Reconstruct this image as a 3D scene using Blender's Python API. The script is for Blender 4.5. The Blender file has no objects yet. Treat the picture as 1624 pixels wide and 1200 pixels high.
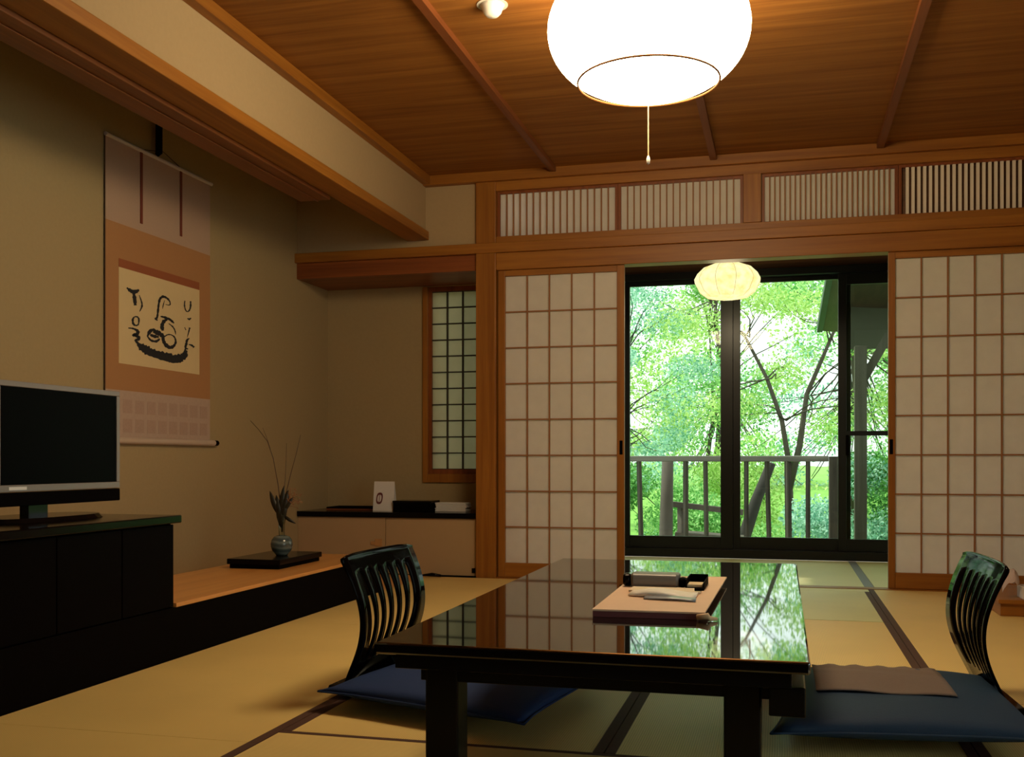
import bpy, bmesh, math, random
import numpy as np
from mathutils import Vector, Matrix

# ------------------------------------------------------------------ camera, world, sun, exposure
S = bpy.context.scene
COL = S.collection
cam_d = bpy.data.cameras.new('camera')
cam_d.sensor_fit = 'HORIZONTAL'; cam_d.sensor_width = 36.0
cam_d.lens = 36.0 * 1650 / 1624
cam_d.shift_y = 129 / 1624
cam_d.clip_start = 0.05
cam = bpy.data.objects.new('camera', cam_d); COL.objects.link(cam)
cam.location = (0, 0, 0.69)
cam.rotation_euler = (math.pi / 2, 0, math.atan(428 / 1650))
S.camera = cam

world = bpy.data.worlds.new('overcast_sky'); S.world = world; world.use_nodes = True
wn = world.node_tree.nodes; bgn = wn['Background']
bgn.inputs[0].default_value = (0.93, 1.0, 0.99, 1); bgn.inputs[1].default_value = 1.95
sun_d = bpy.data.lights.new('sun', 'SUN'); sun_d.energy = 4.0; sun_d.angle = 0.05; sun_d.color = (1, 0.97, 0.85)
sun = bpy.data.objects.new('sun', sun_d); COL.objects.link(sun)
sun.rotation_euler = Vector((0.6, 0.0, -0.8)).to_track_quat('-Z', 'Y').to_euler()
S.view_settings.view_transform = 'Standard'; S.view_settings.look = 'None'
S.view_settings.exposure = 0.15; S.view_settings.gamma = 1.0; S.view_settings.use_curve_mapping = False
LAMP = 22.0          # radiance of the ceiling lamp's shade
LANTERN = 1.1

# ------------------------------------------------------------------ materials
MATS = {}
def newmat(name):
    m = bpy.data.materials.new(name); m.use_nodes = True; MATS[name] = m
    return m, m.node_tree.nodes, m.node_tree.links, m.node_tree.nodes['Principled BSDF']
def lin(c): return (c[0], c[1], c[2], 1)
def plain(name, c, rough=0.5, metal=0.0, spec=0.5, ior=1.5, noise=0.0, nscale=30, bump=0.0):
    m, n, l, p = newmat(name)
    p.inputs['Base Color'].default_value = lin(c); p.inputs['Roughness'].default_value = rough
    p.inputs['Metallic'].default_value = metal; p.inputs['IOR'].default_value = ior
    p.inputs['Specular IOR Level'].default_value = spec
    if noise or bump:
        tc = n.new('ShaderNodeTexCoord'); nz = n.new('ShaderNodeTexNoise')
        nz.inputs['Scale'].default_value = nscale; nz.inputs['Detail'].default_value = 6
        l.new(tc.outputs['Object'], nz.inputs['Vector'])
        if noise:
            mx = n.new('ShaderNodeMix'); mx.data_type = 'RGBA'
            mx.inputs['A'].default_value = lin([v * (1 - noise) for v in c]); mx.inputs['B'].default_value = lin([min(1, v * (1 + noise)) for v in c])
            l.new(nz.outputs['Fac'], mx.inputs['Factor']); l.new(mx.outputs['Result'], p.inputs['Base Color'])
        if bump:
            b = n.new('ShaderNodeBump'); b.inputs['Strength'].default_value = bump; b.inputs['Distance'].default_value = 0.003
            l.new(nz.outputs['Fac'], b.inputs['Height']); l.new(b.outputs['Normal'], p.inputs['Normal'])
    return m
def wood(name, c1, c2, axis='Y', scale=1.0, rough=0.45, spec=0.4):
    """long grain running along the given axis"""
    m, n, l, p = newmat(name)
    tc = n.new('ShaderNodeTexCoord'); mp = n.new('ShaderNodeMapping')
    s = {'X': (0.6, 14, 14), 'Y': (14, 0.6, 14), 'Z': (14, 14, 0.6)}[axis]
    mp.inputs['Scale'].default_value = [v * scale for v in s]
    nz = n.new('ShaderNodeTexNoise'); nz.inputs['Scale'].default_value = 1.6; nz.inputs['Detail'].default_value = 7; nz.inputs['Distortion'].default_value = 0.6
    nz2 = n.new('ShaderNodeTexNoise'); nz2.inputs['Scale'].default_value = 9; nz2.inputs['Detail'].default_value = 4
    l.new(tc.outputs['Object'], mp.inputs['Vector']); l.new(mp.outputs['Vector'], nz.inputs['Vector']); l.new(mp.outputs['Vector'], nz2.inputs['Vector'])
    mth = n.new('ShaderNodeMath'); mth.operation = 'MULTIPLY_ADD'; mth.inputs[1].default_value = 0.35; l.new(nz2.outputs['Fac'], mth.inputs[0]); l.new(nz.outputs['Fac'], mth.inputs[2])
    cr = n.new('ShaderNodeValToRGB'); cr.color_ramp.elements[0].position = 0.45; cr.color_ramp.elements[1].position = 0.9
    cr.color_ramp.elements[0].color = lin(c1); cr.color_ramp.elements[1].color = lin(c2)
    l.new(mth.outputs[0], cr.inputs['Fac']); l.new(cr.outputs['Color'], p.inputs['Base Color'])
    p.inputs['Roughness'].default_value = rough; p.inputs['Specular IOR Level'].default_value = spec
    return m
def tatami(name, c, axis='X'):
    m, n, l, p = newmat(name)
    tc = n.new('ShaderNodeTexCoord')
    w = n.new('ShaderNodeTexWave'); w.wave_type = 'BANDS'; w.bands_direction = axis
    w.inputs['Scale'].default_value = 55; w.inputs['Distortion'].default_value = 0.3
    nz = n.new('ShaderNodeTexNoise'); nz.inputs['Scale'].default_value = 2.2; nz.inputs['Detail'].default_value = 5
    l.new(tc.outputs['Object'], w.inputs['Vector']); l.new(tc.outputs['Object'], nz.inputs['Vector'])
    mx = n.new('ShaderNodeMix'); mx.data_type = 'RGBA'
    mx.inputs['A'].default_value = lin([v * 0.86 for v in c]); mx.inputs['B'].default_value = lin([v * 1.1 for v in c])
    l.new(nz.outputs['Fac'], mx.inputs['Factor'])
    mx2 = n.new('ShaderNodeMix'); mx2.data_type = 'RGBA'; mx2.blend_type = 'MULTIPLY'; mx2.inputs['Factor'].default_value = 0.22
    l.new(mx.outputs['Result'], mx2.inputs['A']); l.new(w.outputs['Color'], mx2.inputs['B'])
    l.new(mx2.outputs['Result'], p.inputs['Base Color'])
    b = n.new('ShaderNodeBump'); b.inputs['Strength'].default_value = 0.25; b.inputs['Distance'].default_value = 0.001
    l.new(w.outputs['Fac'], b.inputs['Height']); l.new(b.outputs['Normal'], p.inputs['Normal'])
    p.inputs['Roughness'].default_value = 0.5; p.inputs['Specular IOR Level'].default_value = 0.45
    return m
def paper(name, c, trans=0.5, fibre=0.06):
    m = bpy.data.materials.new(name); m.use_nodes = True; MATS[name] = m
    n = m.node_tree.nodes; l = m.node_tree.links; n.clear()
    o = n.new('ShaderNodeOutputMaterial'); d = n.new('ShaderNodeBsdfDiffuse'); t = n.new('ShaderNodeBsdfTranslucent'); mx = n.new('ShaderNodeMixShader')
    tc = n.new('ShaderNodeTexCoord'); nz = n.new('ShaderNodeTexNoise'); nz.inputs['Scale'].default_value = 18; nz.inputs['Detail'].default_value = 8
    l.new(tc.outputs['Object'], nz.inputs['Vector'])
    cm = n.new('ShaderNodeMix'); cm.data_type = 'RGBA'; cm.inputs['A'].default_value = lin([v * (1 - fibre) for v in c]); cm.inputs['B'].default_value = lin([min(1, v * (1 + fibre)) for v in c])
    l.new(nz.outputs['Fac'], cm.inputs['Factor'])
    l.new(cm.outputs['Result'], d.inputs['Color']); l.new(cm.outputs['Result'], t.inputs['Color'])
    mx.inputs[0].default_value = trans
    l.new(d.outputs[0], mx.inputs[1]); l.new(t.outputs[0], mx.inputs[2]); l.new(mx.outputs[0], o.inputs[0])
    return m
def glass(name, tint=(0.95, 1, 0.97)):
    m = bpy.data.materials.new(name); m.use_nodes = True; MATS[name] = m
    n = m.node_tree.nodes; l = m.node_tree.links; n.clear()
    o = n.new('ShaderNodeOutputMaterial'); a = n.new('ShaderNodeBsdfTransparent'); g = n.new('ShaderNodeBsdfGlossy'); mx = n.new('ShaderNodeMixShader'); f = n.new('ShaderNodeFresnel')
    a.inputs[0].default_value = lin(tint); g.inputs['Roughness'].default_value = 0.01; f.inputs['IOR'].default_value = 1.25
    l.new(f.outputs[0], mx.inputs[0]); l.new(a.outputs[0], mx.inputs[1]); l.new(g.outputs[0], mx.inputs[2]); l.new(mx.outputs[0], o.inputs[0])
    return m
def emit(name, c, s, ribs=None):
    m = bpy.data.materials.new(name); m.use_nodes = True; MATS[name] = m
    n = m.node_tree.nodes; l = m.node_tree.links; n.clear()
    o = n.new('ShaderNodeOutputMaterial'); e = n.new('ShaderNodeEmission'); e.inputs[0].default_value = lin(c); e.inputs[1].default_value = s
    l.new(e.outputs[0], o.inputs[0]); return m
def leafmat(name, c1, c2):
    m = bpy.data.materials.new(name); m.use_nodes = True; MATS[name] = m
    n = m.node_tree.nodes; l = m.node_tree.links; n.clear()
    o = n.new('ShaderNodeOutputMaterial'); d = n.new('ShaderNodeBsdfDiffuse'); t = n.new('ShaderNodeBsdfTranslucent'); mx = n.new('ShaderNodeMixShader'); mx.inputs[0].default_value = 0.5
    g = n.new('ShaderNodeNewGeometry'); cr = n.new('ShaderNodeValToRGB'); cr.color_ramp.elements[0].color = lin(c1); cr.color_ramp.elements[1].color = lin(c2)
    l.new(g.outputs['Random Per Island'], cr.inputs[0]); l.new(cr.outputs[0], d.inputs[0]); l.new(cr.outputs[0], t.inputs[0])
    l.new(d.outputs[0], mx.inputs[1]); l.new(t.outputs[0], mx.inputs[2]); l.new(mx.outputs[0], o.inputs[0]); return m

M_wall = plain('sand_plaster', (0.385, 0.285, 0.15), 0.95, spec=0.1, noise=0.06, nscale=60, bump=0.25)
M_wall2 = plain('pale_plaster', (0.42, 0.30, 0.165), 0.95, spec=0.1, noise=0.05, nscale=60, bump=0.2)
M_panel = plain('panel_paper', (0.43, 0.29, 0.155), 0.8, spec=0.2, noise=0.04, nscale=8)
WC1, WC2 = (0.225, 0.074, 0.008), (0.365, 0.142, 0.019)
M_woodX = wood('cypress_along_x', WC1, WC2, 'X')
M_woodY = wood('cypress_along_y', WC1, WC2, 'Y')
M_woodZ = wood('cypress_along_z', WC1, WC2, 'Z')
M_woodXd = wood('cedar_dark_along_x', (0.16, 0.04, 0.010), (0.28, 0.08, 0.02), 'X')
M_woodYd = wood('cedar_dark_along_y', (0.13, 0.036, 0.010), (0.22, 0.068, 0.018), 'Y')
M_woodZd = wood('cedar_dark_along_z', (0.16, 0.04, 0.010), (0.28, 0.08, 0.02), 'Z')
M_kumiko = plain('lattice_wood', (0.30, 0.12, 0.04), 0.6)
M_kumikod = plain('lattice_dark_wood', (0.035, 0.03, 0.025), 0.6)
M_bench = wood('platform_board', (0.60, 0.25, 0.06), (0.74, 0.36, 0.10), 'Y', 0.6, 0.3)
M_mirror = plain('mirror_black_lacquer', (0.004, 0.003, 0.003), 0.025, spec=0.5, ior=2.3)
M_black = plain('black_lacquer', (0.004, 0.003, 0.003), 0.14, spec=0.12, ior=1.45)
M_blackm = plain('black_stained_wood', (0.003, 0.002, 0.002), 0.6, spec=0.015)
M_chair = plain('chair_lacquer', (0.003, 0.002, 0.002), 0.06, spec=0.14, ior=1.22)
M_tat = tatami('rush_mat', (0.88, 0.64, 0.23), 'X')
M_tat2 = tatami('rush_mat_cross', (0.86, 0.64, 0.24), 'Y')
M_tatg = tatami('green_rush_mat_window_tint', (0.78, 0.74, 0.34), 'Y')  # green tint puts grazing window light into the doorway mat's colour
M_heri = plain('mat_border_brown', (0.075, 0.028, 0.016), 0.8, noise=0.3, nscale=200)
M_herig = plain('mat_border_window_sheen', (0.20, 0.20, 0.20), 0.6, noise=0.2, nscale=200)  # grey stands for window light reflecting off the cloth border
M_paper = paper('shoji_paper', (0.85, 0.79, 0.76), 0.42)
M_papern = paper('niche_paper', (0.62, 0.62, 0.50), 0.42)
M_alu = plain('bronze_aluminium', (0.004, 0.005, 0.007), 0.35, spec=0.35)
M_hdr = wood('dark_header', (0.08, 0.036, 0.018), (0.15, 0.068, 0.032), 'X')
M_glass = glass('window_glass'); M_glasst = glass('tinted_glass', (0.80, 0.88, 0.80))
M_lamp = emit('lamp_shade_glow', (1.0, 0.79, 0.48), LAMP)
M_lan = None

# ------------------------------------------------------------------ builders
class MB:
    def __init__(s): s.v = []; s.f = []; s.mi = []; s.m = 0
    def add(s, vs, fs):
        b = len(s.v); s.v += [tuple(v) for v in vs]; s.f += [tuple(b + i for i in f) for f in fs]; s.mi += [s.m] * len(fs); return s
    def box(s, x0, x1, y0, y1, z0, z1):
        return s.add([(x0,y0,z0),(x1,y0,z0),(x1,y1,z0),(x0,y1,z0),(x0,y0,z1),(x1,y0,z1),(x1,y1,z1),(x0,y1,z1)],
                     [(0,3,2,1),(4,5,6,7),(0,1,5,4),(1,2,6,5),(2,3,7,6),(3,0,4,7)])
    def rbox(s, c, size, rz=0.0, rx=0.0, ry=0.0):
        M = Matrix.Translation(c) @ Matrix.Rotation(rz, 4, 'Z') @ Matrix.Rotation(ry, 4, 'Y') @ Matrix.Rotation(rx, 4, 'X')
        hx, hy, hz = [v / 2 for v in size]
        vs = [M @ Vector(p) for p in [(-hx,-hy,-hz),(hx,-hy,-hz),(hx,hy,-hz),(-hx,hy,-hz),(-hx,-hy,hz),(hx,-hy,hz),(hx,hy,hz),(-hx,hy,hz)]]
        return s.add(vs, [(0,3,2,1),(4,5,6,7),(0,1,5,4),(1,2,6,5),(2,3,7,6),(3,0,4,7)])
    def bar(s, a, b, w, d):
        """box beam from a to b"""
        a = Vector(a); b = Vector(b); z = (b - a).normalized(); x = z.orthogonal().normalized() if abs(z.z) > 0.99 else z.cross(Vector((0,0,1))).normalized(); y = z.cross(x)
        vs = []
        for p in (a, b):
            for i, j in ((-1,-1),(1,-1),(1,1),(-1,1)): vs.append(p + x * (w/2*i) + y * (d/2*j))
        return s.add(vs, [(0,3,2,1),(4,5,6,7),(0,1,5,4),(1,2,6,5),(2,3,7,6),(3,0,4,7)])
    def tube(s, pts, rad, n=8):
        pts = [Vector(p) for p in pts]
        if not isinstance(rad, (list, tuple)): rad = [rad] * len(pts)
        vs = []; k = len(pts)
        ref = Vector((0.31, 0.17, 0.93)) if abs((pts[-1]-pts[0]).normalized().z) < 0.8 else Vector((1, 0.1, 0))
        for i, p in enumerate(pts):
            t = (pts[min(i+1, k-1)] - pts[max(i-1, 0)]).normalized(); x = t.cross(ref).normalized(); y = t.cross(x)
            for j in range(n):
                a = 2*math.pi*j/n; vs.append(p + (x*math.cos(a) + y*math.sin(a)) * rad[i])
        fs = [(i*n+j, i*n+(j+1)%n, (i+1)*n+(j+1)%n, (i+1)*n+j) for i in range(k-1) for j in range(n)]
        fs += [tuple(range(n-1, -1, -1)), tuple((k-1)*n+j for j in range(n))]
        return s.add(vs, fs)
    def lathe(s, prof, c=(0,0,0), n=40):
        vs = []; k = len(prof)
        for r, z in prof:
            for j in range(n):
                a = 2*math.pi*j/n; vs.append((c[0]+max(r,1e-4)*math.cos(a), c[1]+max(r,1e-4)*math.sin(a), c[2]+z))
        fs = [(i*n+j, i*n+(j+1)%n, (i+1)*n+(j+1)%n, (i+1)*n+j) for i in range(k-1) for j in range(n)]
        return s.add(vs, fs)
    def build(s, name, mats, parent=None, smooth=False, bevel=0.0, seg=2):
        me = bpy.data.meshes.new(name); me.from_pydata(s.v, [], s.f); me.update()
        if not isinstance(mats, (list, tuple)): mats = [mats]
        for m in mats: me.materials.append(m)
        if len(mats) > 1: me.polygons.foreach_set('material_index', s.mi)
        if smooth: me.polygons.foreach_set('use_smooth', [True] * len(me.polygons))
        o = bpy.data.objects.new(name, me); COL.objects.link(o)
        if parent is not None:
            o.parent = parent
            if parent.type == 'EMPTY' or parent.parent or True:
                bpy.context.view_layer.update(); o.matrix_parent_inverse = parent.matrix_world.inverted()
        if bevel:
            b = o.modifiers.new('bevel', 'BEVEL'); b.width = bevel; b.segments = seg; b.limit_method = 'ANGLE'; b.harden_normals = False
        return o
def root(name, loc=(0, 0, 0)):
    o = bpy.data.objects.new(name, None); COL.objects.link(o); o.location = loc; o.empty_display_size = 0.1; return o
def thing(o, label, cat, group=None):
    o['label'] = label; o['category'] = cat
    if group: o['group'] = group
    return o
def struct(o, label=None, cat=None):
    o['kind'] = 'structure'
    if label: o['label'] = label
    if cat: o['category'] = cat
    return o
def B(name, mat, *boxes, parent=None, bevel=0.0):
    m = MB()
    for b in boxes: m.box(*b)
    return m.build(name, mat, parent, bevel=bevel)

# ------------------------------------------------------------------ measures
YB = 5.888      # plane of the shoji wall
XS = -2.9       # alcove wall
XR = -2.06      # left edge of the room, front of the alcove
CZ = 2.37       # ceiling
YW = 7.5        # glass wall of the sun room
XE = 2.6; YN = -1.6

# ------------------------------------------------------------------ structure
struct(B('floor', M_blackm, (-3.2, XE + .1, YN - .1, 7.62, -0.30, -0.045)), 'dark subfloor beneath the rush mats', 'floor')
struct(B('ceiling', wood('ceiling_board', (0.185, 0.066, 0.012), (0.33, 0.135, 0.027), 'X', 0.9, 0.6, 0.2), (XR - .02, XE + .1, YN - .1, YB + .1, CZ, CZ + .08)), 'boarded wooden ceiling with fine horizontal grain', 'ceiling')
for i, (x, lab) in enumerate(((-2.17+.03, None), (-1.27, 'left ceiling batten running towards the transom'), (-0.365, 'ceiling batten that ends behind the lamp'), (0.505, 'right ceiling batten'), (1.37, None))):
    if lab is None and i == 0: continue
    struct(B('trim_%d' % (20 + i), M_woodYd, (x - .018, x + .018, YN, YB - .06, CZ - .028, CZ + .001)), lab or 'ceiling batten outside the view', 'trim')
# crown
struct(B('trim_1', M_woodY, (XR - .001, XR + .045, YN, YB - .03, CZ - .05, CZ + .001), bevel=.003), 'wooden crown strip between the ceiling and the left hanging wall', 'trim')
struct(B('trim_2', M_woodX, (XR, XE, YB - .055, YB - .001, CZ - .055, CZ + .001), bevel=.003), 'wooden crown strip above the transom', 'trim')
# alcove
struct(B('wall_left', M_wall, (XS - .1, XS, YN, 6.5, -0.05, 2.62)), 'sand coloured plaster wall behind the hanging scroll', 'wall')
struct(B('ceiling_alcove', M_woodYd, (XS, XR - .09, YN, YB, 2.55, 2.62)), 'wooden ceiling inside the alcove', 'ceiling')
struct(B('wall_hanging', M_wall2, (XR - .09, XR, YN, YB, 2.05, CZ + .25)), 'pale hanging wall above the alcove beam', 'wall')
struct(B('trim_3', M_woodY, (XR - .115, XR + .022, YN, YB - .002, 2.0, 2.052), bevel=.004), 'wooden beam along the lower edge of the hanging wall', 'trim')
o = MB(); o.box(-2.34, -2.178, YN, 4.79, 1.985, 2.012); o.box(-2.25, -2.24, YN, 4.79, 1.979, 1.985)
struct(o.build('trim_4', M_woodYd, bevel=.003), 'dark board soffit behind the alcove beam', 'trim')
struct(B('floor_alcove', M_bench, (XS, -2.556, YN, YB + .02, -0.04, 0.10), (-2.556, XR + .02, 5.10, YB + .02, -0.04, -0.002)), 'low floor at the foot of the scroll wall', 'floor')
struct(B('trim_5', [M_bench], (-2.55, -2.035, 3.205, 5.09, 0.178, 0.193), bevel=.002), 'orange wooden board topping the alcove step', 'trim')
struct(B('trim_6', M_blackm, (-2.55, -2.04, YN, 5.085, -0.045, 0.178)), 'black face of the alcove step', 'trim')
# back wall pieces
struct(B('wall_back', M_wall2, (XS, -1.739, YB, YB + .09, 1.957, 2.55), (-2.0, XE, YB + .03, YB + .09, 2.345, CZ + .2)), 'plaster wall piece between beam and lintel', 'wall')
struct(B('wall_niche', M_wall, (XS, -2.235, 6.34, 6.44, -.05, 2.1), (-2.235, -1.4, 6.34, 6.44, -.05, 0.545), (-2.235, -1.4, 6.34, 6.44, 1.80, 2.1), (-1.62, -1.55, YB + .09, 6.34, -.05, 2.1)), 'plaster wall at the back of the niche', 'wall')
# lintel
o = MB(); o.box(XS, -1.735, YB - .004, 6.34, 1.805, 1.90)
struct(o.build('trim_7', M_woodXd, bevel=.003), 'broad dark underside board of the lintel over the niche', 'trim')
struct(B('trim_8', M_woodX, (XS, XE, YB - .034, YB + .05, 1.90, 1.958), bevel=.003), 'long wooden lintel strip running from the niche over the sliding screens', 'trim')
struct(B('trim_9', M_woodX, (-1.62, XE, YB - .018, YB + .09, 1.80, 1.90), bevel=.003), 'grooved head rail above the sliding screens', 'trim')
struct(B('trim_10', M_woodX, (-1.62, XE, YB - .02, YB + .06, 1.958, 1.995), bevel=.002), 'lower rail of the transom', 'trim')
struct(B('trim_11', M_woodX, (-1.62, XE, YB - .02, YB + .06, 2.262, 2.32), bevel=.002), 'upper rail of the transom', 'trim')
struct(B('trim_12', M_woodZ, (-1.739, -1.619, YB - .03, YB + .09, -.04, 1.90), (-1.739, -1.619, YB - .03, YB + .09, 1.958, CZ - .055), bevel=.003), 'square wooden post between niche and sliding screens', 'trim')
struct(B('trim_13', M_woodZ, (-0.205, -0.11, YB - .025, YB + .06, 1.995, 2.262), bevel=.002), 'short wooden post dividing the transom', 'trim')
struct(B('trim_14', M_woodX, (-1.62, 1.9, 5.84, 5.93, -.04, 0.003)), 'wooden sill under the sliding screens', 'trim')
# remaining room behind the camera
struct(B('wall_front', M_wall, (-3.0, XE, YN - .1, YN, -.05, 2.62)), 'plaster wall behind the viewer', 'wall')
struct(B('wall_right', M_wall, (XE, XE + .1, YN, -1.3, -.05, 2.6), (XE, XE + .1, 2.0, 7.6, -.05, 2.6), (XE, XE + .1, -1.3, 2.0, -.05, 0), (XE, XE + .1, -1.3, 2.0, 2.0, 2.6)), 'plaster wall on the right with an unseen opening added for daylight beside the viewer', 'wall')
rw = root('window_3', (XE + .05, .3, 0)); struct(rw, 'unseen window added in the right wall to daylight the floor under the table', 'window')  # unseen window, added and sized to bring daylight under the table
m = MB()
for y in (-1.3, .33, 1.96): m.box(XE + .03, XE + .07, y, y + .04, 0, 2.0)
m.box(XE + .03, XE + .07, -1.26, 1.96, 0, .04); m.box(XE + .03, XE + .07, -1.26, 1.96, 1.96, 2.0)
m.build('window_frame', M_alu, rw); B('pane', M_glass, (XE + .048, XE + .052, -1.26, 1.96, .04, 1.96), parent=rw)
struct(B('wall_back_right', M_wall, (1.95, XE, YB, YB + .09, -.05, 1.8)), 'plaster wall right of the screens', 'wall')
# sun room beyond the screens
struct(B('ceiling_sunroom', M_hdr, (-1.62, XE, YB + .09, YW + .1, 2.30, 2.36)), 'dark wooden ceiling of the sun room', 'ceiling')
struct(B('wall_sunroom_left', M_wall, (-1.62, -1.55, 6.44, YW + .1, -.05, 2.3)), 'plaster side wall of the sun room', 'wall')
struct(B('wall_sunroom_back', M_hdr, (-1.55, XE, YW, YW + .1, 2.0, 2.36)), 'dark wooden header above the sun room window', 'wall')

# ------------------------------------------------------------------ tatami mats
def mat(x0, x1, y0, y1, label, mt, heri='Y', borders=(1, 1), hm=None, group=None, w=.027, g=.0015):
    """heri = direction in which the cloth borders run"""
    hm = hm or M_heri
    r = root('tatami_mat', ((x0+x1)/2, (y0+y1)/2, -.045)); thing(r, label, 'mat', group)
    if heri == 'Y':
        a = x0 + (w if borders[0] else g); b = x1 - (w if borders[1] else g)
        B('rush_surface', mt, (a, b, y0 + 3*g, y1 - 3*g, -.045, 0), parent=r)
        if borders[0]: B('cloth_border', hm, (x0 + g, x0 + w, y0 + g, y1 - g, -.045, .0012), parent=r)
        if borders[1]: B('cloth_border', hm, (x1 - w, x1 - g, y0 + g, y1 - g, -.045, .0012), parent=r)
    else:
        a = y0 + (w if borders[0] else g); b = y1 - (w if borders[1] else g)
        B('rush_surface', mt, (x0 + g, x1 - g, a, b, -.045, 0), parent=r)
        if borders[0]: B('cloth_border', hm, (x0 + g, x1 - g, y0 + g, y0 + w, -.045, .0012), parent=r)
        if borders[1]: B('cloth_border', hm, (x0 + g, x1 - g, y1 - w, y1 - g, -.045, .0012), parent=r)
XL0, XL1, XM, XRR = -2.035, -1.235, -0.405, 0.445
mat(XL0, XL1, 4.05, 5.84, 'yellow rush mat between the black alcove step and the wooden post', M_tat, borders=(0, 1), g=.0003)
mat(XL0, XL1, 2.30, 4.05, 'yellow rush mat in the left foreground beside the black cabinet', M_tat, borders=(0, 1), g=.0003)
mat(XL0, XL1, .55, 2.30, 'yellow rush mat at the very lower left corner of the view', M_tat, borders=(0, 1), g=.0003)
mat(XL1, XM, 2.42, 4.15, 'rush mat under the left half of the table and left cushion', M_tat)
mat(XL1, XM, 4.15, 5.84, 'rush mat behind the table in front of the left sliding screen', M_tat)
mat(XM, XRR, 2.42, 4.68, 'rush mat under the right half of the table, brown borders', M_tat)
mat(XM, XRR, 4.68, 5.73, 'half size rush mat, tinted green for window light, in front of the open doorway', M_tatg, heri='Y', borders=(1, 1))
mat(XRR, 1.33, 3.20, 5.84, 'rush mat in front of the right sliding screen', M_tat, borders=(1, 1))
mat(XRR, 1.33, 2.30, 3.20, 'rush mat under the right floor chair', M_tat, borders=(1, 1))
mat(XL1, XRR, 1.55, 2.42, 'rush mat crossing the foreground in front of the table', M_tat2, heri='X', borders=(0, 1), w=.018)
mat(XRR, 1.33, .55, 2.30, 'rush mat in the right foreground corner', M_tat, borders=(1, 1))
mat(XL1, XRR, .55, 1.55, 'rush mat just in front of the viewer', M_tat2, heri='X', borders=(1, 1), w=.02)
mat(1.33, 2.59, .55, 5.84, 'rush mat along the right wall', M_tat, borders=(1, 0))
mat(XM, XRR, 5.73, 5.84, 'thin rush strip before the sill of the doorway', M_tatg, heri='X', borders=(0, 0))
mat(-1.54, 0.485, 5.93, 7.42, 'pale green rush mat of the sun room, left of its border greyed with window sheen', M_tatg, heri='Y', borders=(0, 1), hm=M_herig, w=.05)
mat(0.485, 2.59, 5.93, 7.42, 'pale green rush mat of the sun room, right of the border greyed with window sheen', M_tatg, heri='Y', borders=(0, 0), hm=M_herig)

# ------------------------------------------------------------------ sliding screens
def shoji(name, x0, x1, label, ncol=5, nrow=8, y=YB, z0=.004, z1=1.799, lst=.042, rst=.042, pz0=.088, pz1=1.765, handle=None):
    r = root(name, ((x0+x1)/2, y, z0)); struct(r, label, 'sliding screen')
    a, b = x0 + lst, x1 - rst
    m = MB(); m.box(x0, a, y, y + .03, z0, z1); m.box(b, x1, y, y + .03, z0, z1)
    m.build('stile', M_woodZ, r, bevel=.002)
    m = MB(); m.box(a, b, y + .001, y + .029, z0, pz0); m.box(a, b, y + .001, y + .029, pz1, z1)
    m.build('rail', M_woodX, r, bevel=.002)
    m = MB(); t = .0038
    for i in range(1, ncol):
        x = a + (b - a) * i / ncol; m.box(x - t, x + t, y + .006, y + .018, pz0, pz1)
    for j in range(1, nrow):
        z = pz0 + (pz1 - pz0) * j / nrow; m.box(a, b, y + .007, y + .019, z - t, z + t)
    m.build('lattice', M_kumiko, r)
    B('paper', M_paper, (a, b, y + .019, y + .0205, pz0, pz1), parent=r)
    if handle:
        hx = handle
        B('finger_pull', M_blackm, (hx - .009, hx + .009, y - .002, y + .004, .72, .80), parent=r, bevel=.002)
    return r
shoji('door_1', -1.612, -0.868, 'left paper sliding screen beside the wooden post', handle=-.886)
shoji('door_2', .551, 1.285, 'right paper sliding screen at the edge of the picture', handle=.566, lst=.035)
shoji('door_3', 1.287, 2.0, 'paper sliding screen outside the view on the right')

# ------------------------------------------------------------------ transoms
def transom(name, x0, x1, label, step, mode):
    r = root(name, ((x0+x1)/2, YB, 1.995)); struct(r, label, 'transom window')
    z0, z1 = 1.995, 2.262; f = .016; y = YB + .004
    m = MB(); m.box(x0, x0 + f, y, y + .03, z0, z1); m.box(x1 - f, x1, y, y + .03, z0, z1); m.box(x0 + f, x1 - f, y, y + .03, z1 - .014, z1)
    m.build('window_frame', M_woodZd, r)
    m = MB(); n = int(round((x1 - x0 - 2*f) / step)); st = (x1 - x0 - 2*f) / n
    w = .0035 if mode == 'paper' else st * .27
    for i in range(1, n):
        x = x0 + f + st * i; m.box(x - w, x + w, y + .002, y + .014, z0, z1 - .014)
    m.build('slat', M_kumiko if mode == 'paper' else plain('pale_slat', (0.80, 0.72, 0.62), .6), r)
    if mode == 'paper': B('paper', M_paper, (x0 + f, x1 - f, y + .016, y + .0175, z0, z1 - .014), parent=r)
    else: B('dark_gap_sheet', M_hdr, (x0 + f, x1 - f, y + .022, y + .03, z0, z1 - .014), parent=r)  # dark sheet standing in for the shaded sun room behind the slats
transom('window_4', -1.617, -.905, 'leftmost slatted paper transom panel', .041, 'paper')
transom('window_5', -.903, -.207, 'second slatted transom panel, left of the short post', .036, 'paper')
transom('window_6', -.108, .60, 'third slatted transom panel, right of the short post', .027, 'paper')
transom('window_7', .602, 1.36, 'rightmost transom panel with pale slats over dark gaps', .029, 'open')
transom('window_8', 1.362, 2.1, 'transom panel outside the view', .029, 'open')

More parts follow.
